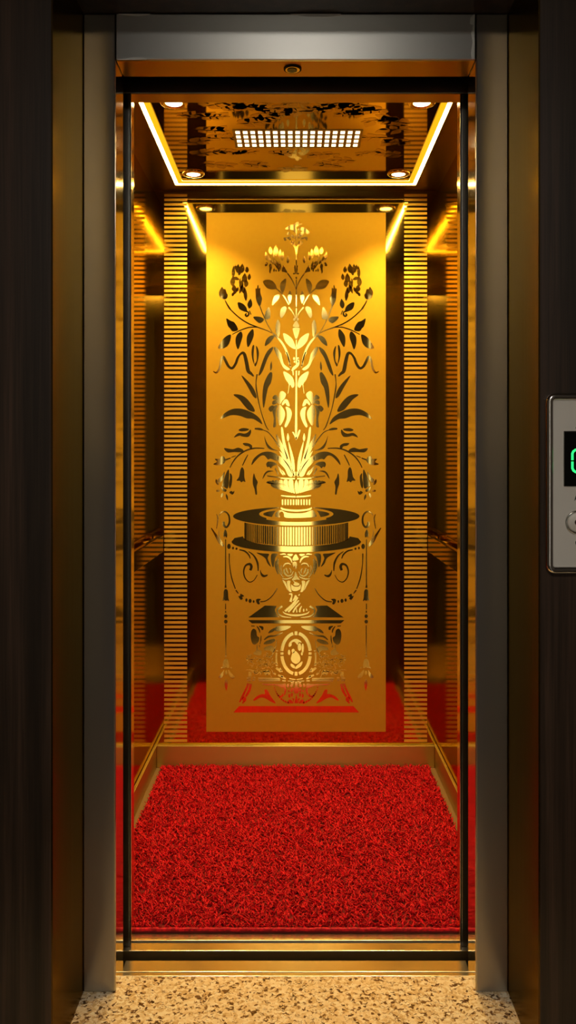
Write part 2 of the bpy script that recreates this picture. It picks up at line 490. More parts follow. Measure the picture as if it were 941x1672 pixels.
class Motif:
    """flat etched shapes lying on the face of the panel"""
    def __init__(s, level=1):
        s.bm = bmesh.new(); s.y = BY - .008 - .00025 * level; s.half = 0
    def v(s, p): return s.bm.verts.new((PX(p[0], D), s.y, PZ(p[1], D)))
    def face(s, pts):
        if s.half and (sum(p[0] for p in pts) / len(pts) - XM) * s.half < 0: return
        a = sum(p[0] * q[1] - q[0] * p[1] for p, q in zip(pts, pts[1:] + pts[:1]))
        if a > 0: pts = pts[::-1]
        try: s.bm.faces.new([s.v(p) for p in pts])
        except ValueError: pass
    def poly(s, f, pts, sm=True, mir=True, sub=4):
        pts = [f(p) for p in pts]
        if sm:
            pts = cr(pts, True, sub)
        s.face(pts)
        if mir: s.face([(2 * XM - x, y) for x, y in pts])
    def stroke(s, f, pts, ws, mir=True, sub=6):
        sc = f((1, 0))[0] - f((0, 0))[0]
        pts = cr([f(p) for p in pts], False, sub)
        n = len(pts); L = []; R = []
        for i, p in enumerate(pts):
            q0, q1 = pts[max(i - 1, 0)], pts[min(i + 1, n - 1)]
            dx, dy = q1[0] - q0[0], q1[1] - q0[1]
            l = math.hypot(dx, dy) or 1
            t = i / (n - 1) * (len(ws) - 1); a = min(int(t), len(ws) - 2)
            w = (ws[a] + (ws[a + 1] - ws[a]) * (t - a)) * sc / 2
            L.append((p[0] - dy / l * w, p[1] + dx / l * w)); R.append((p[0] + dy / l * w, p[1] - dx / l * w))
        for i in range(n - 1):
            q = [L[i], L[i + 1], R[i + 1], R[i]]
            s.face(q)
            if mir: s.face([(2 * XM - x, y) for x, y in q])
    def leaf(s, f, a, b, w, mir=True, bend=0):
        a, b = f(a), f(b)
        sc = f((1, 0))[0] - f((0, 0))[0]; w *= sc; bend *= sc
        dx, dy = b[0] - a[0], b[1] - a[1]; l = math.hypot(dx, dy) or 1; nx, ny = -dy / l, dx / l
        L = []; R = []
        for i in range(9):
            t = i / 8; ww = w / 2 * math.sin(PI * t ** .8) ; c = bend * math.sin(PI * t)
            L.append((a[0] + dx * t + nx * (c + ww), a[1] + dy * t + ny * (c + ww)))
            R.append((a[0] + dx * t + nx * (c - ww), a[1] + dy * t + ny * (c - ww)))
        pts = L + R[-2:0:-1]
        s.face(pts)
        if mir: s.face([(2 * XM - x, y) for x, y in pts])
    def ell(s, f, c, rx, ry, mir=True, n=20, ex=0):
        pts = [f((c[0] + rx * math.cos(2 * PI * i / n), c[1] + ry * math.sin(2 * PI * i / n))) for i in range(n)]
        s.face(pts)
        if mir: s.face([(2 * XM - x, y) for x, y in pts])
    def build(s, name, mat=None):
        mb = MB(); mb.bm.free(); mb.bm = s.bm
        return mb.build(name, mat or M['gold_motif'], panel, fix=False)

# ---- bouquet
m = Motif()
m.poly(A, [(740,110),(790,72),(828,66),(845,48),(868,45),(876,60),(905,60),(872,78),(848,95),(852,125),(838,150),(820,125),(795,118)], mir=False)
m.poly(K_, [(135,105),(165,85),(200,90),(242,130),(215,142),(195,120),(160,112)], mir=False)
m.poly(K_, [(138,180),(148,145),(178,118),(196,130),(175,160)], mir=False)
m.poly(K_, [(145,192),(180,170),(220,165),(216,200),(205,185),(175,186)], mir=False)
m.poly(A, [(755,165),(768,140),(782,145),(775,168)], mir=False)
m.poly(A, [(725,195),(760,190),(790,180),(800,200),(788,220),(765,208),(738,228)], mir=False)
m.leaf(A, (798,165), (836,205), 18, mir=False)
m.stroke(A, [(850,130),(846,180),(847,235)], [10,14,8], mir=False)
m.poly(A, [(790,245),(815,225),(832,240),(836,262),(848,268),(860,258),(868,236),(888,222),(912,242),(890,268),(868,276),(857,330),(852,450),(843,450),(838,330),(824,282)], mir=False)
m.stroke(A, [(832,460),(836,500),(838,545)], [12,14,8])
m.ell(A, (824,540), 9, 8); m.ell(A, (847,580), 8, 12, mir=False)
m.stroke(A, [(847,596),(847,700),(847,860)], [9,11,11], mir=False)
m.stroke(A, [(847,870),(847,975)], [12,12], mir=False)
for (u, v, w, h, t) in [(600,318,34,78,-.12),(650,318,42,110,0),(690,350,30,95,.08),(716,372,24,90,.1),(560,372,28,85,-.2),(628,372,18,80,-.05),(582,390,18,70,-.2),
                        (600,415,14,60,-.3),(618,425,14,60,-.2),(640,432,16,64,-.1),(662,440,20,80,-.45),(688,462,26,96,-.15),(655,470,12,60,-.6),(672,488,14,60,-.5)]:
    m.leaf(A, (u - t * h / 2, v + h / 2), (u + t * h / 2, v - h / 2), w * 1.1)
m.poly(A, [(545,455),(560,430),(574,440),(566,465),(548,468)])
m.poly(A, [(585,455),(605,445),(614,480),(603,515),(597,540),(586,520),(588,490)])
m.leaf(A, (632,525), (634,485), 16); m.leaf(A, (655,522), (648,498), 14); m.leaf(A, (677,522), (676,505), 12)
m.poly(A, [(722,460),(748,500),(762,532),(735,526),(706,515)], sub=3)
m.stroke(A, [(762,535),(800,590),(825,640),(845,690)], [12,12,10,9])
m.leaf(A, (765,442), (768,366), 28)
m.poly(A, [(527,615),(560,598),(610,605),(645,640),(657,682),(620,691),(575,682),(545,655)])
m.poly(A, [(748,588),(745,650),(728,706),(713,726),(698,700),(690,655),(708,612)])
m.stroke(A, [(655,682),(720,745),(775,838)], [12,11,9])
m.poly(B_, [(685,92),(655,95),(628,125),(615,198),(650,165),(678,132)])
m.poly(B_, [(785,55),(803,110),(786,182),(765,120)])
m.stroke(B_, [(772,215),(810,262),(842,328)], [13,9,8])
for (u, v, w, h, t) in [(325,490,46,95,.1),(373,500,34,66,0),(395,570,30,66,.1),(350,580,46,96,.05),(366,632,38,76,.1),(320,640,36,90,.2),(285,490,40,90,.1),(268,585,62,34,.3),
                        (243,520,30,120,.05),(262,475,18,50,.1),(236,612,42,100,.05),(302,528,26,62,.2),(250,680,44,70,0),(335,690,30,80,-.1),(282,690,22,50,.3),(306,610,14,60,.2),(240,735,22,45,.4)]:
    m.leaf(A, (u - t * h / 2, v + h / 2), (u + t * h / 2, v - h / 2), w * 1.12)
m.leaf(B_, (364,157), (350,15), 34); m.leaf(B_, (300,85), (335,-10), 26); m.leaf(B_, (248,90), (280,50), 20)
m.poly(B_, [(108,60),(122,35),(135,20),(150,42),(165,40),(178,80),(188,95),(180,130),(150,140),(115,120),(104,85)])
m.stroke(B_, [(163,148),(178,180),(212,235)], [10,12,18])
m.stroke(B_, [(212,235),(290,308),(380,368),(470,405),(560,437),(612,462)], [10,11,12,11,8,7])
m.stroke(B_, [(622,465),(700,545),(745,620),(775,706),(782,760),(795,790)], [16,19,19,15,11,7])
m.poly(B_, [(285,170),(330,180),(366,215),(372,258),(330,250),(295,225)])
m.stroke(B_, [(365,255),(385,262),(390,285),(372,302),(358,288),(370,276)], [12,12,16,16,16,10])
m.leaf(B_, (396,230), (408,132), 46); m.stroke(B_, [(396,248),(412,286)], [10,8])
m.poly(B_, [(455,34),(466,38),(476,4),(484,8),(487,38),(500,28),(503,80),(518,130),(510,175),(497,208),(480,190),(462,145),(457,90)], sub=3)
m.stroke(B_, [(497,205),(530,290),(570,380),(618,462)], [10,10,8,6])
m.poly(B_, [(435,308),(500,308),(537,335),(500,368),(460,345)])
m.poly(B_, [(580,215),(597,260),(592,322),(552,328),(544,280)])
m.poly(B_, [(735,208),(754,225),(735,280),(705,320),(690,290),(700,230)])
m.ell(B_, (829,332), 11, 15); m.poly(B_, [(847,345),(873,385),(872,404),(820,404),(820,380)], mir=False, sub=3)
m.poly(B_, [(815,415),(877,415),(872,460),(852,522),(842,522),(820,460)], mir=False)
m.stroke(B_, [(847,515),(847,620),(847,760)], [9,11,12], mir=False)
m.poly(B_, [(722,465),(770,485),(815,530),(840,615),(790,597),(745,550),(728,510)])
m.poly(B_, [(668,335),(690,370),(690,420),(680,500),(650,455),(650,390)])
m.poly(B_, [(640,490),(600,490),(560,525),(545,587),(590,560),(615,530)])
m.poly(B_, [(625,597),(590,615),(555,660),(515,760),(485,864),(502,862),(530,815),(572,705),(610,642)])
m.poly(B_, [(630,603),(660,605),(700,660),(712,706),(732,765),(785,808),(760,820),(720,792),(685,722),(655,670)])
m.stroke(B_, [(470,407),(400,408),(340,425),(288,447),(232,477)], [9,10,10,9,6])
m.poly(B_, [(175,325),(215,345),(255,365),(287,432),(235,446),(212,420),(190,393)])
m.poly(B_, [(218,480),(165,500),(120,555),(96,610),(160,606),(204,560)])
m.poly(B_, [(313,448),(331,490),(312,560),(287,620),(265,560),(270,495)])
m.poly(B_, [(428,425),(439,480),(417,545),(383,598),(370,540),(380,480)])
m.stroke(C_, [(48,184),(80,196),(108,155),(125,75),(146,46),(170,88),(198,138),(232,153),(264,112),(285,55),(315,15),(345,14),(366,85),(385,178),(412,205),(438,232)], [6,18,20,22,24,26,22,24,24,18,26,34,36,26,12])
m.poly(C_, [(425,-55),(442,-62),(436,40),(444,115),(428,80),(417,10)])
m.poly(C_, [(460,-60),(480,-30),(488,20),(475,90),(455,137),(444,118),(466,80),(465,0)])
m.stroke(C_, [(470,212),(460,290),(466,370),(500,540),(552,700),(582,748)], [13,8,14,8,10,6])
m.poly(C_, [(320,225),(370,265),(425,330),(460,400),(463,442),(430,420),(385,340)])
m.poly(C_, [(243,408),(310,410),(370,445),(430,520),(447,570),(390,557),(340,505),(300,455)])
m.poly(C_, [(118,642),(160,585),(240,545),(330,545),(420,580),(490,630),(522,692),(480,667),(430,640),(370,635),(300,610),(215,606)])
m.leaf(C_, (602,180), (608,84), 20)
m.poly(C_, [(588,200),(617,205),(605,290),(575,345),(555,440),(533,537),(522,430),(537,300)])
m.poly(C_, [(722,187),(770,205),(815,250),(829,320),(808,342),(785,312),(770,392),(766,390),(775,310),(745,262)], sub=3)
m.stroke(C_, [(847,178),(847,400),(846,560),(845,720),(845,770),(846,840)], [13,16,18,22,18,10], mir=False)
m.poly(C_, [(866,58),(877,105),(862,140),(805,182),(812,148),(850,112)], mir=False)
m.ell(C_, (826,62), 10, 14); m.ell(C_, (830,92), 8, 10); m.stroke(C_, [(815,180),(818,222)], [13,9])
m.stroke(C_, [(748,0),(772,55),(790,140)], [18,12,9])
for q in ([(680,420),(690,385),(715,375),(746,400),(737,440),(712,468),(692,500),(682,460)], [(620,430),(650,410),(676,440),(684,500),(668,484),(655,455),(626,452)],
          [(620,470),(650,460),(665,488),(620,502)], [(708,495),(735,455),(765,460),(783,517),(755,510),(742,488),(718,510)], [(580,547),(600,517),(633,515),(608,572)],
          [(618,560),(636,517),(668,512),(651,560),(650,640),(653,700),(640,720),(625,716),(631,640)], [(690,502),(720,540),(738,580),(730,640),(690,707),(668,640),(660,570),(675,522)],
          [(745,525),(785,540),(804,590),(785,660),(750,720),(734,706),(755,640),(755,570)]):
    m.poly(C_, q)
m.poly(D_, [(293,101),(330,82),(390,90),(377,106),(320,113)])
m.poly(D_, [(248,172),(290,130),(350,136),(385,120),(408,96),(411,130),(385,166),(330,163),(300,155)])
m.stroke(D_, [(448,88),(490,90),(525,98)], [14,22,14]); m.stroke(D_, [(525,98),(580,125),(635,190),(682,264)], [7,8,10,14])
m.poly(D_, [(333,228),(385,228),(421,250),(419,280),(402,275),(388,256),(355,251)])
m.poly(D_, [(153,275),(200,280),(240,285),(290,270),(337,292),(326,312),(250,312),(185,314)])
m.stroke(D_, [(540,277),(450,275),(370,295),(290,345),(240,405),(210,462)], [8,12,14,13,11,8])
m.poly(D_, [(538,155),(552,192),(577,240),(622,280),(672,299),(640,297),(585,281),(555,235)])
m.poly(D_, [(48,427),(85,407),(65,378),(110,378),(125,354),(155,360),(167,400),(132,431),(80,438)], sub=3)
m.stroke(D_, [(168,387),(215,370)], [14,9]); m.stroke(D_, [(224,363),(266,347)], [8,6])
m.stroke(D_, [(382,338),(354,390),(330,442)], [9,12,8])
m.poly(D_, [(328,458),(346,490),(348,550),(358,600),(338,590),(318,603),(305,587),(273,585),(297,550),(310,482)], sub=3)
m.poly(D_, [(418,437),(430,390),(470,345),(530,313),(600,311),(668,342),(668,396),(600,376),(575,382),(540,346),(500,352),(455,395)])
m.poly(D_, [(674,346),(724,380),(780,450),(812,540),(772,542),(735,470),(674,402)])
m.poly(D_, [(558,432),(575,405),(630,410),(662,432),(622,446),(602,467),(585,452),(570,458)])
m.poly(D_, [(523,572),(540,520),(575,491),(628,494),(590,503),(560,518)])
m.stroke(D_, [(645,468),(676,532)], [13,10])
m.poly(D_, [(440,516),(455,560),(476,600),(466,645),(470,714),(455,716),(446,668),(430,620),(430,560)])
m.poly(D_, [(158,500),(150,560),(120,600),(95,600),(95,575),(130,545)])
m.poly(D_, [(195,478),(201,550),(190,657),(150,646),(133,632),(155,560)])
m.poly(D_, [(210,515),(231,545),(226,620),(208,662),(199,620),(210,560)])
m.poly(D_, [(74,573),(86,582),(103,620),(90,627),(71,602)])
m.poly(E_, [(124,173),(150,190),(177,203),(170,222),(140,211)])
m.ell(E_, (95,214), 18, 10); m.leaf(E_, (142,233), (124,282), 20); m.leaf(E_, (172,243), (190,307), 18)
m.poly(E_, [(203,230),(225,215),(235,226),(252,213),(246,240),(230,250)], sub=3)
m.poly(D_, [(770,212),(800,290),(826,390),(832,492),(805,492),(798,400)])
m.poly(D_, [(653,138),(700,210),(737,290),(768,382),(700,302),(670,222)])
m.poly(D_, [(700,80),(718,85),(737,200),(770,330),(803,452),(760,382),(728,280),(708,180)])
m.leaf(D_, (768,212), (766,128), 22)
m.poly(D_, [(680,300),(730,345),(790,440),(830,540),(818,542),(775,460),(720,380)], sub=3)
m.poly(D_, [(808,120),(826,125),(846,170),(868,108),(886,100),(877,140),(848,192),(825,152)], mir=False)
m.poly(D_, [(812,500),(840,500),(840,540),(815,540)], sm=False)
m.leaf(D_, (725,540), (660,430), 22); m.leaf(D_, (742,535), (700,478), 18)
m.build('bouquet')

# ---- footed bowl
m = Motif(2)
m.stroke(E_, [(565,70),(630,78),(690,86)], [7,9,9]); m.stroke(E_, [(694,92),(760,97),(834,97)], [13,15,14])
for i in range(8):
    a0 = i * .185
    if i == 0:
        m.poly(E_, [(847,108),(866,165),(852,236),(842,236),(829,165)], mir=False); continue
    ut, ub = 847 - 282 * math.sin(a0) , 847 - 128 * math.sin(a0)
    w = 36 * math.cos(a0 * .9) + 3
    vt = 110 + 2 * i; vb = 240 - 4 * i if i < 6 else 235 - 12 * i
    m.poly(E_, [(ut - w / 2, vt), (ut + w / 2, vt), (ut + w * .42 + 10, (vt + vb) / 2), (ub + w * .25, vb), (ub - w * .25, vb - 5), (ut - w * .45 - 2 + i, (vt + vb) / 2 + 4)])
m.stroke(E_, [(700,260),(770,268),(847,271)], [10,14,15])
for i in range(6):
    u = 847 - i * 26.5 if i else 847
    m.poly(E_, [(u - 7, 297), (u + 7, 297), (u + 7, 360 - i * 2), (u - 7, 360 - i * 2)], sm=False, mir=i > 0)
m.build('bowl')

# ---- basin with drum
m = Motif(1)
m.ell(E_, (847, 458), 607, 90, mir=False, n=64)
m.build('basin_rim')
m = Motif(2); m.ell(E_, (847, 437), 357, 64, mir=False, n=48); m.build('basin_ring', M['gold_frost'])
m = Motif(3); m.ell(E_, (847, 437), 318, 42, mir=False, n=48); m.build('basin_water')
m = Motif(4); m.poly(E_, [(610,470),(640,415),(672,388),(700,350),(994,350),(1022,388),(1054,415),(1084,470),(1000,500),(700,500)], sm=False, mir=False); m.build('foot_outline', M['gold_frost'])
m = Motif(5)
m.poly(E_, [(700,372),(745,388),(847,395),(949,388),(994,372),(980,398),(847,414),(714,398)], mir=False)
m.poly(E_, [(692,398),(760,424),(847,430),(934,424),(1002,398),(1030,430),(1040,462),(960,470),(847,474),(740,470),(728,432),(708,412),(682,432),(690,468),(648,462),(650,430)], sub=3, mir=False)
m.build('foot')
m = Motif(6); m.stroke(E_, [(560,482),(700,500),(847,505),(994,500),(1134,482)], [16,18,18,18,16], mir=False); m.build('basin_lip', M['gold_frost'])
m = Motif(1)
nb = 58
for i in range(nb + 1):
    th = PI * (.5 + i) / (nb + 1)
    u = 847 - 497 * math.cos(th)
    w = 2.5 + 15 * math.sin(th) * (.75 + .5 * random.random())
    r = (u - 847) / 607
    vt = 458 + 105 * math.sqrt(1 - r * r)
    q = (u - 847) / 520
    vb = 662 + 76 * math.sqrt(max(0, 1 - q * q))
    m.poly(E_, [(u - w / 2, vt), (u + w / 2, vt), (u + w / 2, vb), (u - w / 2, vb)], sm=False, mir=False)
m.build('basin_drum')
m = Motif(1)
out = []; inn = []
for i in range(41):
    t = PI * i / 40
    out.append((847 - 622 * math.cos(t), 84 + 101 * math.sin(t)))
for i in range(41):
    t = PI * (1 - i / 40)
    inn.append((847 - 512 * math.cos(t), 34 + 97 * math.sin(t)))
m.poly(F_, out + [(1440, 50)] + inn + [(254, 50)], sm=False, mir=False)
m.build('basin_base')

# ---- scrolls, garlands and cords
for half in (-1, 1):
    m = Motif(1); m.half = half
    m.stroke(E_, [(103,455),(128,420),(168,416),(200,455),(204,520),(178,562),(152,545),(150,510)], [5,9,12,16,18,18,24,20])
    m.stroke(E_, [(80,438),(94,480),(80,578)], [5,14,6])
    m.stroke(F_, [(30,-47),(75,25),(112,90),(150,128)], [8,22,28,14]); m.stroke(F_, [(102,-30),(108,40),(142,105)], [5,10,6])
    m.ell(F_, (200,130), 17, 25); m.ell(F_, (240,146), 9, 13); m.ell(F_, (273,152), 10, 11)
    m.stroke(F_, [(300,162),(350,175),(390,210),(405,246)], [10,14,14,8])
    m.stroke(F_, [(388,178),(440,220),(475,290),(481,366)], [6,15,19,9])
    m.stroke(F_, [(472,404),(440,455),(395,472),(355,432),(342,370),(360,315),(400,300),(416,325),(405,360)], [6,7,9,11,13,16,24,26,22])
    m.poly(F_, [(500,353),(515,385),(540,405),(572,400),(565,416),(530,426),(505,402)])
    m.poly(F_, [(463,190),(530,199),(586,204),(572,246),(606,327),(570,292),(553,250),(520,222)], sub=3)
    m.poly(F_, [(610,203),(672,205),(645,240),(626,332),(605,272)], sub=3)
    m.poly(F_, [(674,233),(662,300),(672,397),(650,352),(650,280)])
    m.build('scrollwork')
    m = Motif(2); m.half = half
    m.stroke(F_, [(203,198),(206,300),(226,430),(262,538)], [10,8,11,9]); m.stroke(F_, [(266,550),(291,582)], [12,8])
    m.poly(F_, [(290,606),(306,608),(312,584),(346,606),(326,616),(334,632),(312,642)], sub=3)
    m.ell(F_, (368,645), 11, 16); m.ell(F_, (403,653), 15, 19); m.ell(F_, (438,659), 8, 13)
    m.poly(F_, [(461,642),(480,632),(508,638),(490,655),(497,681),(480,686),(465,668)], sub=3)
    m.stroke(F_, [(500,662),(560,650),(620,600),(664,533)], [8,9,8,7])
    m.build('garland')
    m = Motif(3); m.half = half
    m.poly(E_, [(165,583),(183,625),(179,662),(165,650),(150,657),(149,620)], sub=3)
    m.stroke(F_, [(168,63),(168,280),(168,505)], [8,10,10]); m.stroke(F_, [(168,500),(168,527)], [12,20])
    m.poly(F_, [(150,565),(160,543),(180,543),(191,565),(194,620),(202,656),(186,645),(170,652),(155,643),(141,652),(148,610)], sub=3)
    m.stroke(F_, [(168,678),(168,735)], [8,9]); m.stroke(G_, [(169,158),(169,178)], [5,14])
    m.ell(G_, (170,212), 16, 18); m.ell(G_, (170,264), 17, 18)
    m.stroke(G_, [(170,298),(170,450),(170,582)], [9,9,10]); m.stroke(G_, [(170,578),(170,607)], [10,20])
    m.poly(H_, [(148,112),(170,92),(192,108),(201,172),(186,180),(172,172),(158,180),(142,172)])
    m.poly(H_, [(99,266),(138,218),(152,198),(146,248),(125,277)]); m.poly(H_, [(256,266),(214,218),(192,198),(200,248),(228,277)])
    m.ell(H_, (173,225), 10, 22); m.leaf(H_, (173,283), (175,400), 32)
    m.leaf(H_, (124,184), (146,168), 10); m.leaf(H_, (230,184), (208,170), 10)
    m.build('tassel_cord')
# ---- goblet and twisted stem
m = Motif(2)
m.poly(M_, [(458,168),(482,200),(490,225),(460,237),(424,236),(428,205)], mir=False)
m.poly(M_, [(424,262),(445,248),(470,262),(468,315),(456,330),(450,300),(440,300),(432,310)], mir=False)
m.poly(M_, [(456,358),(476,410),(503,447),(470,445),(440,452),(415,450),(440,410)], mir=False)
m.poly(M_, [(362,166),(425,166),(415,185),(395,190)], sub=3)
m.stroke(M_, [(285,170),(330,165),(352,172)], [10,16,5])
m.stroke(M_, [(270,225),(262,290),(285,370),(322,422)], [10,16,14,6]); m.stroke(M_, [(240,240),(236,300),(266,388)], [10,18,6])
m.stroke(M_, [(320,195),(365,195),(400,220),(418,262)], [8,20,20,8])
m.stroke(M_, [(318,310),(340,275),(380,268),(405,285)], [7,16,16,6])
m.stroke(M_, [(330,330),(335,375),(370,405),(410,395),(432,355)], [12,20,16,14,8])
m.stroke(M_, [(352,318),(362,350),(378,382)], [10,18,6]); m.stroke(M_, [(388,320),(405,345),(400,375)], [8,14,6])
m.stroke(M_, [(300,290),(295,330),(312,385)], [6,10,5])
m.stroke(M_, [(305,432),(350,440),(405,425),(425,408)], [5,14,14,6])
m.poly(M_, [(310,450),(345,470),(362,520),(372,570),(352,530)], sub=3)
m.poly(M_, [(362,465),(398,462),(395,500),(405,550),(412,582),(385,575),(368,530)])
m.poly(M_, [(425,452),(452,470),(495,488),(492,508),(455,514),(432,500),(442,482)], mir=False)
m.poly(M_, [(408,500),(440,522),(490,522),(512,500),(508,548),(460,572),(415,560)], mir=False)
m.build('goblet')
m = Motif(2)
for q, w in (([(385,605),(412,606),(414,640)], [14,20,10]), ([(412,640),(400,690)], [16,30]), ([(462,620),(440,660),(425,680)], [26,18,6]), ([(500,606),(490,622)], [10,12])):
    m.stroke(M_, q, w, mir=False)
for q, w in (([(478,0),(430,75),(340,155)], [22,26,24]), ([(492,35),(430,105),(375,163)], [14,20,22]), ([(507,66),(455,120),(428,168)], [10,18,18]), ([(523,98),(505,130),(500,166)], [8,18,16]), ([(545,128),(545,160)], [14,14]), ([(575,125),(580,150)], [8,14]), ([(465,118),(470,168)], [6,14])):
    m.stroke(N_, q, w, mir=False)
m.stroke(N_, [(316,158),(340,180),(400,196),(462,200),(525,194),(585,178),(606,156)], [6,14,18,22,18,14,6], mir=False)
m.build('twisted_stem')

# ---- pedestal
m = Motif(1)
m.poly(G_, [(385,225),(545,110),(658,113),(640,150),(655,190),(688,222)], sm=False)
m.stroke(G_, [(712,117),(668,150),(676,190),(720,216),(800,226)], [18,16,14,12,4])
m.poly(G_, [(385,250),(1309,250),(1274,281),(420,281)], sm=False, mir=False)
m.poly(G_, [(413,360),(435,333),(462,350),(470,400),(492,420),(482,460),(450,484),(423,470),(409,415)])
m.stroke(G_, [(468,308),(490,340),(497,372)], [8,14,6]); m.stroke(G_, [(488,308),(518,322),(522,345)], [6,28,14])
m.stroke(G_, [(508,398),(506,440),(498,482)], [6,12,6]); m.stroke(G_, [(413,306),(448,308)], [8,8]); m.stroke(G_, [(492,490),(498,512)], [10,10])
m.poly(G_, [(470,483),(482,530),(512,548),(503,586),(452,582),(433,568),(460,540)])
m.poly(G_, [(578,377),(600,345),(642,324),(632,356)]); m.poly(G_, [(642,330),(668,308),(795,308),(742,345),(650,356)], sub=3)
m.stroke(G_, [(538,440),(580,408),(650,398),(716,370)], [8,18,12,6])
m.poly(G_, [(533,482),(560,450),(632,430),(642,450),(600,476)]); m.poly(G_, [(538,515),(600,494),(642,520),(624,562),(592,540),(545,540)])
m.stroke(G_, [(660,438),(645,520),(605,606)], [4,8,12]); m.stroke(G_, [(658,562),(655,620),(660,690)], [18,14,22])
m.ell(G_, (662,545), 11, 7); m.leaf(G_, (555,562), (582,576), 12); m.leaf(G_, (398,590), (420,574), 10); m.ell(G_, (375,628), 8, 14)
for i in range(74):
    u = 372 + 255 * random.random(); v = 596 + 175 * random.random()
    if v > 690 and u < 410: u += 60
    a = random.random() * 6.28; l = 14 + 18 * random.random(); b = a + random.uniform(-1.2, 1.2)
    p1 = (u + l * math.cos(a), v + l * .7 * math.sin(a)); p2 = (p1[0] + l * math.cos(b), p1[1] + l * .7 * math.sin(b))
    m.stroke(G_, [(u, v), p1, p2], [3, 7, 3], sub=3)
m.poly(H_, [(435,225),(500,215),(570,195),(600,220),(590,245),(545,240),(520,215),(470,245)], sub=3)
m.poly(H_, [(388,215),(416,215),(418,262),(386,262)], sm=False); m.stroke(H_, [(372,276),(412,276)], [14,16]); m.stroke(H_, [(374,299),(410,299)], [18,20])
m.stroke(H_, [(428,275),(452,275)], [14,14]); m.stroke(H_, [(424,298),(450,298)], [16,14])
m.poly(H_, [(478,270),(690,276),(692,306),(490,312)], sm=False); m.stroke(H_, [(478,290),(690,293)], [2,2])
m.poly(H_, [(520,330),(690,336),(740,330),(742,372),(705,368),(650,346),(560,348)], sub=3)
m.stroke(H_, [(700,262),(745,285)], [18,14]); m.stroke(H_, [(712,302),(745,305)], [14,14]); m.stroke(H_, [(652,178),(700,215)], [20,26]); m.stroke(H_, [(624,228),(650,242)], [18,16]); m.stroke(H_, [(672,250),(724,265)], [18,16])
m.stroke(H_, [(765,305),(830,308)], [8,10]); m.stroke(H_, [(780,282),(838,292)], [10,9]); m.stroke(H_, [(690,180),(712,220)],[14,10])
m.build('pedestal')
m = Motif(1)
m.stroke(H_, [(385,328),(368,375),(325,465),(302,508)], [24,20,22,10]); m.stroke(H_, [(410,332),(395,395),(360,455)], [24,26,20]); m.ell(H_, (348,480), 20, 26); m.leaf(H_, (326,520), (352,500), 16)
m.poly(H_, [(433,487),(470,450),(520,430),(545,430),(543,390),(570,393),(600,450),(650,517),(610,507),(545,470),(500,465),(450,492)])
m.poly(H_, [(648,388),(668,428),(700,448),(716,424),(724,448),(698,462),(668,446)])
m.stroke(H_, [(738,372),(742,400),(732,440)], [22,20,10])
for i in range(11):
    t = i / 10
    u = 628 + 20 * t + 110 * t * t; v = 352 + 190 * t - 40 * t * t * t
    m.leaf(H_, (u, v), (u + 14 + 6 * t, v - 6 + 8 * t + 24 * t), 12 + 8 * t)
m.poly(H_, [(822,368),(872,368),(866,420),(828,420)], sub=3, mir=False); m.poly(H_, [(835,310),(859,310),(859,362),(835,362)], sm=False, mir=False); m.poly(H_, [(847,428),(866,518),(828,518)], sm=False, mir=False); m.poly(H_, [(806,468),(826,476),(822,512)], sm=False)
for q in ([(765,515),(785,480),(822,517)], [(765,400),(782,388),(782,412)], [(795,380),(815,370),(812,405),(795,412)], [(770,440),(785,425),(790,460),(775,465)], [(795,428),(815,422),(812,452),(800,455)], [(755,340),(775,332),(778,362),(758,362)], [(790,340),(815,330),(812,362),(792,362)], [(868,312),(895,305),(890,330),(868,332)]):
    m.poly(H_, q, sub=3)
m.poly(H_, [(243,607),(298,546),(1396,546),(1451,607)], sm=False, mir=False)
m.build('pedestal_base')
# ---- medallion
m = Motif(2)
cx, cy = 483.6, 1067.0
def arc(a0, a1, r=(23.2, 33.2), w=5.2):
    n = 14; pts = []
    I = lambda p: p
    m.stroke(I, [(cx + r[0] * math.cos(a0 + (a1 - a0) * i / n), cy + r[1] * math.sin(a0 + (a1 - a0) * i / n)) for i in range(n + 1)], [w, w], mir=False, sub=2)
for a in (0, PI / 2, PI, 3 * PI / 2):
    g0 = .13 if a in (0, PI) else .20
    g1 = .20 if a in (0, PI) else .13
    arc(a + g0, a + PI / 2 - g1)
for y in (1034, 1100): m.poly(lambda p: p, [(cx - 2.3, y - 3.2), (cx + 2.3, y - 3.2), (cx + 2.3, y + 3.2), (cx - 2.3, y + 3.2)], sm=False, mir=False)
for x in (460.6, 506.6): m.poly(lambda p: p, [(x - 2.4, 1065), (x + 2.4, 1065), (x + 2.4, 1069), (x - 2.4, 1069)], sm=False, mir=False)
m.poly(N_, [(455,590),(500,640),(506,695),(470,730),(430,720),(405,680),(420,620)], mir=False)
m.poly(N_, [(380,540),(385,505),(420,470),(462,458),(505,475),(522,500),(492,495),(478,525),(462,508),(440,490),(415,500),(412,530),(392,545)], mir=False, sub=3)
m.ell(N_, (500,548), 20, 42, mir=False); m.ell(N_, (430,590), 17, 24, mir=False); m.ell(N_, (385,606), 13, 30, mir=False); m.ell(N_, (535,560), 12, 52, mir=False); m.ell(N_, (525,620), 11, 20, mir=False)
m.poly(P_, [(418,123),(448,138),(455,165),(422,150)], mir=False); m.poly(P_, [(452,162),(480,130),(518,104),(508,140),(472,166)], mir=False)
m.build('medallion')

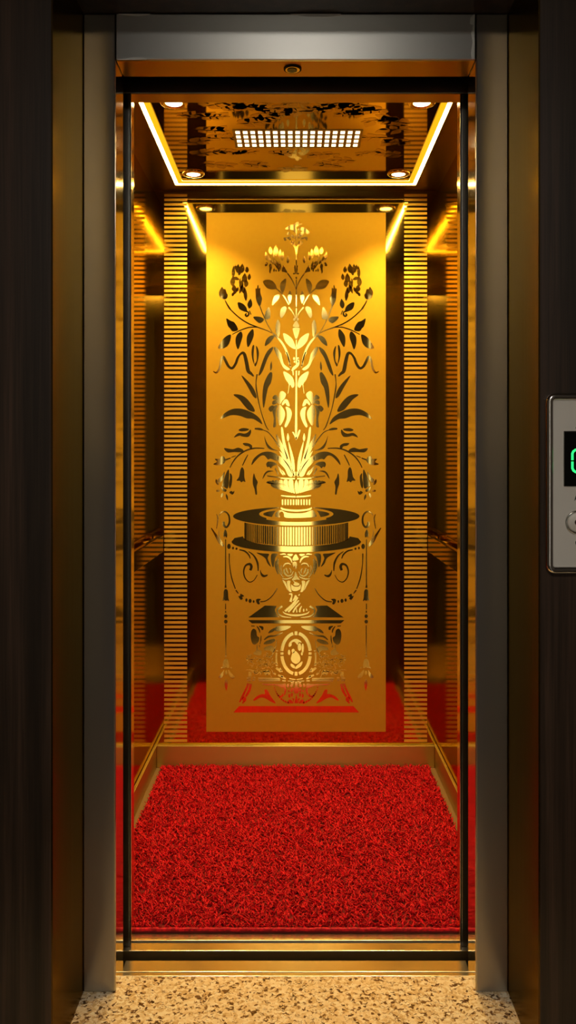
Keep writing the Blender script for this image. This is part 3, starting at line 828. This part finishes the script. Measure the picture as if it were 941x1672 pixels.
# ------------------------------------------------------------------ cab ceiling: mirror, leaves, lights
LX, LB, LF = .441, 3.335 - 2, 2.49 - 2
MB().box(-LX + .018, LX - .018, LF + .014, LB - .014, CT - .003, CT + .001).build('mirror_panel', M['gold_soffit'], ceil)
def sprig(mb, x, y, ang, size, n):
    z = CT - .0034
    def V(px, py):
        c, s = math.cos(ang), math.sin(ang)
        return (x + px * c - py * s, y + px * s + py * c, z)
    def lf(a, b, w):
        dx, dy = b[0] - a[0], b[1] - a[1]; l = math.hypot(dx, dy); nx, ny = -dy / l, dx / l
        L = []; R = []
        for i in range(7):
            t = i / 6; ww = w * math.sin(PI * t ** .75) / 2
            L.append((a[0] + dx * t + nx * ww, a[1] + dy * t + ny * ww)); R.append((a[0] + dx * t - nx * ww, a[1] + dy * t - ny * ww))
        pts = L + R[-2:0:-1]
        mb.bm.faces.new([mb.bm.verts.new(V(*p)) for p in pts])
    lf((-size * .5, 0), (size * .5, size * .06), size * .08)
    for i in range(n):
        t = -.4 + .8 * i / max(1, n - 1)
        sgn = 1 if i % 2 else -1
        l = size * random.uniform(.40, .62)
        a = random.uniform(.5, 1.1) * sgn
        lf((t * size, .01 * sgn * size), (t * size + l * math.cos(a), l * math.sin(a)), l * random.uniform(.55, .85))
    lf((size * .45, .04 * size), (size * .8, size * random.uniform(-.12, .2)), size * .2)
spots = [(303,188),(343,190),(350,170),(338,212),(312,232),(358,225),(330,250),(372,247),(398,250),(350,268),(398,172),(425,176),(448,184),(410,200),(432,192),(410,268),(455,250),(485,275),
         (485,168),(492,182),(520,180),(545,170),(565,175),(590,172),(612,180),(628,194),(650,200),(655,212),(622,225),(655,232),(600,250),(535,252),(545,270),(565,262),(640,252),(575,185),(380,178)]
og = None
for i, (px, py) in enumerate(spots):
    d = (CT - .0034 - H) * F / (CY - py)
    mb = MB()
    sprig(mb, PX(px, d), d - 2.0, random.uniform(-.5, .5) + (PI if px > CX else 0), random.uniform(.06, .10), random.choice((5, 6, 7)))
    mb.build('leaf_ornament', M['ornament'], ceil)

ring = thing('ceiling_light_strip', 'glowing warm light strip running as a rectangle round the cab ceiling', 'light strip', (0, (LB + LF) / 2, CT - .01))
w = .0105
for s in (-1, 1):
    a, b = sorted((s * (LX + .0115), s * (LX + .0005)))
    MB().box(a, b, LF - w, LB + w, CT - .010, CT - .0002).build('glowing_core', M['led'], ring)
    a, b = sorted((s * (LX), s * (LX - .0165)))
    MB().box(a, b, LF + w, LB - w, CT - .0095, CT - .0032).build('diffuser', M['led_lens'], ring)
for s in (-1, 1):
    a, b = sorted((s * (LX + .0155), s * (LX + .0116)))
    MB().box(a, b, LF - .0145, LB + .0145, CT - .0135, CT - .0003, .0008).build('outer_lip', M['gold_ceiling'], ring)
for y, t in ((LB, 1), (LF, -1)):
    a, b = sorted((y + t * .0106, y + t * .0145))
    MB().box(-LX - .0115, LX + .0115, a, b, CT - .0135, CT - .0003, .0008).build('outer_lip', M['gold_ceiling'], ring)
for y, t in ((LB, 1), (LF, -1)):
    a, b = sorted((y + t * .0005, y + t * .0105))
    MB().box(-LX, LX, a, b, CT - .010, CT - .0002).build('glowing_core', M['led'], ring)
    a, b = sorted((y, y - t * .0125))
    MB().box(-LX, LX, a, b, CT - .0095, CT - .0032).build('diffuser', M['led_lens'], ring)

SPOT_W = 42.0
for (px, py, side, where) in ((316, 282, 'left', 'back'), (651, 282, 'right', 'back'), (284, 164, 'left', 'front'), (689, 164, 'right', 'front')):
    d = 3.235 if where == 'back' else 2.585
    x, y = PX(px, d), d - 2.0
    dl = thing('downlight', 'small round lit downlight in the ' + where + ' ' + side + ' corner of the cab ceiling', 'downlight', (x, y, CT - .012), 'ceiling downlights')
    MB().lathe([(.024, -.0032), (.040, -.0032), (.041, -.005), (.037, -.0085), (.029, -.0095), (.0245, -.006), (.024, -.0032)], (x, y, CT), n=40).build('bezel', M['gold_polish'], dl, True)
    MB().lathe([(0, -.0075), (.0235, -.0065), (.0235, -.0034)], (x, y, CT), n=32).build('lens', M['spot'], dl, True)
    L = bpy.data.lights.new('downlight_beam', 'SPOT')
    L.energy = SPOT_W; L.color = (1.0, .69, .27); L.spot_size = math.radians(104); L.spot_blend = .8; L.shadow_soft_size = .02
    lo = bpy.data.objects.new('downlight_beam', L); COL.objects.link(lo)
    lo.parent = dl; lo.location = (0, 0, .0015)

gl = thing('ceiling_light_grid', 'rectangular grid of small lit squares in the middle of the cab ceiling', 'ceiling light', (0, .875, CT - .006))
gx0, gx1, gy0, gy1 = -.196, .2095, .803, .957
cols, rows = 17, 4
MB().box(gx0 - .004, gx1 + .004, gy0 - .004, gy1 + .004, CT - .0042, CT - .0031).build('plate', M['gold_ceiling'], gl)
for i in range(cols):
    for j in range(rows):
        ux, uy = (gx1 - gx0) / cols, (gy1 - gy0) / rows
        a, b = gx0 + (i + .2) * ux, gy0 + (j + .22) * uy
        MB().box(a, a + ux * .58, b, b + uy * .54, CT - .0052, CT - .0043).build('lit_square', M['grid'], gl)

# ------------------------------------------------------------------ carpet
cp = thing('carpet', 'deep red shag carpet covering the elevator cab floor', 'carpet', (0, .84, 0))
CXW, CY0, CY1 = .517, .2455, 1.432
mb = MB(); mb.box(-CXW, CXW, CY0, CY1, .0005, .007, .002); mb.build('backing', M['backing'], cp)
MB().tube([(-CXW + .004 + (2 * CXW - .008) * i / 60, CY0 + .003 + .0009 * math.sin(i * 1.7), .0095 + .0007 * math.sin(i * 2.3)) for i in range(61)], .0045, 8).build('front_hem', M['pile'], cp, True)
def tufts(n):
    xs = rng.uniform(-CXW + .002, CXW - .002, n); ys = rng.uniform(CY0 + .010, CY1 - .003, n)
    az = rng.uniform(0, 2 * PI, n); lean = rng.uniform(.2, 1.0, n) ** .8 * .020
    hgt = rng.uniform(.008, .0145, n); rad = rng.uniform(.0014, .0026, n)
    curl = rng.uniform(-1.5, 1.5, n)
    S, Q = 4, 4
    V = np.zeros((n, S * Q, 3), np.float32)
    for q in range(Q):
        t = q / (Q - 1)
        a = az + curl * t
        cxp = xs + np.cos(a) * lean * t * t; cyp = ys + np.sin(a) * lean * t * t
        czp = .0055 + hgt * (1.55 * t - .62 * t * t * (.6 + np.abs(curl) / 1.5 * .7))
        r = rad * (1.0, 1.1, 1.0, .55)[q]
        for k in range(S):
            b = 2 * PI * k / S
            V[:, q * S + k, 0] = cxp + r * math.cos(b)
            V[:, q * S + k, 1] = cyp + r * math.sin(b)
            V[:, q * S + k, 2] = czp + r * .35 * math.cos(b + 1)
    f = []
    for q in range(Q - 1):
        for k in range(S):
            f.append((q * S + k, q * S + (k + 1) % S, (q + 1) * S + (k + 1) % S, (q + 1) * S + k))
    f.append(tuple((Q - 1) * S + k for k in range(S)))
    f = np.array(f, np.int32)
    V[:, :, 0] = np.clip(V[:, :, 0], -CXW - .003, CXW + .003); V[:, :, 1] = np.clip(V[:, :, 1], CY0 + .002, CY1 + .004)
    faces = (f[None] + (np.arange(n) * S * Q)[:, None, None]).reshape(-1, 4)
    V = V.reshape(-1, 3); V -= np.array([0, .84, 0], np.float32)
    me = bpy.data.meshes.new('pile')
    me.vertices.add(len(V)); me.vertices.foreach_set('co', V.ravel())
    me.loops.add(faces.size); me.loops.foreach_set('vertex_index', faces.ravel())
    me.polygons.add(len(faces)); me.polygons.foreach_set('loop_start', np.arange(0, faces.size, 4, dtype=np.int32))
    me.update(calc_edges=True)
    me.polygons.foreach_set('use_smooth', np.ones(len(faces), bool))
    me.materials.append(M['pile'])
    o = bpy.data.objects.new('pile', me); COL.objects.link(o); o.parent = cp
    o['kind'] = 'stuff'
tufts(31000)

# ------------------------------------------------------------------ call panel
W = 1.75
def wx(px): return (px - CX) * W / F
def wz(py): return H - (py - CY) * W / F
pn = thing('call_panel', 'steel call panel with green floor display and round button on the right wood wall', 'call panel', (wx(940), WY, wz(936)))
xl, xr, zb, zt = wx(889.5), wx(990.5), wz(936), wz(642)
MB().box(xl + .008, xr - .008, WY - .010, WY - .0003, zb + .008, zt - .008, .002).build('faceplate', M['plate'], pn)
r = .0085
path = []
for (cx_, cz_, a0) in ((xr - .018, zt - .018, 0), (xl + .018, zt - .018, PI / 2), (xl + .018, zb + .018, PI), (xr - .018, zb + .018, 3 * PI / 2)):
    for i in range(7):
        a = a0 + PI / 2 * i / 6
        path.append((cx_ + .0105 * math.cos(a), WY - .0085, cz_ + .0105 * math.sin(a)))
MB().tube(path, r * .9, 14, True).build('rounded_border', M['chrome'], pn, True)
dp = MB().box(wx(918), wx(962), WY - .0118, WY - .0095, wz(794), wz(704), .0015).build('display_frame', M['chrome'], pn)
MB().box(wx(919.2), wx(960.8), WY - .0124, WY - .0112, wz(793), wz(705.5), .0008).build('display', M['glass_black'], dp)
# the green 0, drawn in two halves like a segment display
def seg(pts):
    mb = MB(); pts = [(wx(a), wz(b)) for a, b in pts]
    n = len(pts); t = .0022; L = []; R = []
    for i, p in enumerate(pts):
        q0, q1 = pts[max(i - 1, 0)], pts[min(i + 1, n - 1)]
        dx, dz = q1[0] - q0[0], q1[1] - q0[1]; l = math.hypot(dx, dz)
        L.append((p[0] - dz / l * t, p[1] + dx / l * t)); R.append((p[0] + dz / l * t, p[1] - dx / l * t))
    mb.prism(L + R[::-1], 'y', WY - .0131, WY - .0122)
    mb.build('digit_stroke', M['digit'], dp)
ya, yb, ym = 734.5, 770.5, 752.5
seg([(931.8, ym - 1.2), (931.8, ya + 6), (933.5, ya + 2.5), (937, ya), (943, ya), (946.5, ya + 2.5), (948.2, ya + 6), (948.2, ym - 1.2)])
seg([(931.8, ym + 1.2), (931.8, yb - 6), (933.5, yb - 2.5), (937, yb), (943, yb), (946.5, yb - 2.5), (948.2, yb - 6), (948.2, ym + 1.2)])
bc = (wx(940), WY - .0098, wz(852))
bt = MB().lathe([(.0235, 0), (.0235, -.0025), (.0222, -.0042), (.0205, -.0042), (.0195, -.002), (0.0, -.002)], bc, 'y', 40).build('button', M['chrome'], pn, True)
MB().lathe([(.0192, -.0018), (.0192, -.0036), (.0165, -.0052), (.0, -.0056)], bc, 'y', 40).build('button_cap', M['plate'], bt, True)
MB().lathe([(.0062, -.0045), (.0062, -.0063), (.0, -.0066)], bc, 'y', 24).build('button_light', plain('button_dot', (.05, .012, .008), .3), bt, True)
def mark(pts):
    MB().prism([(wx(a), wz(b)) for a, b in pts], 'y', WY - .0106, WY - .0098).build('engraved_mark', M['ink'], pn)
mark([(935.5, 817.5), (938, 809), (940, 806.5), (942, 809), (944.5, 817.5), (941.5, 814.5), (938.5, 814.5)])
mark([(937.5, 883), (940, 881), (944, 881.5), (944, 883), (940.5, 883), (939.3, 885), (942.5, 886), (943, 888.5), (938, 888.8), (937.2, 886)])
mark([(937.3, 700), (938.2, 697.2), (940, 696), (941.8, 697.2), (942.7, 700), (941, 699), (939, 699)])

# ------------------------------------------------------------------ world and view
wd = bpy.data.worlds.new('world'); SC.world = wd
wd.use_nodes = True
bg = wd.node_tree.nodes['Background']
bg.inputs['Color'].default_value = (.6, .55, .5, 1)
bg.inputs['Strength'].default_value = .01
SC.view_settings.view_transform = 'Standard'
SC.view_settings.look = 'None'
SC.view_settings.gamma = 1
SC.view_settings.use_curve_mapping = False
SC.view_settings.exposure = 0.2
try:
    SC.cycles.max_bounces = 16
    SC.cycles.glossy_bounces = 10
    SC.cycles.sample_clamp_indirect = 6
except Exception:
    pass
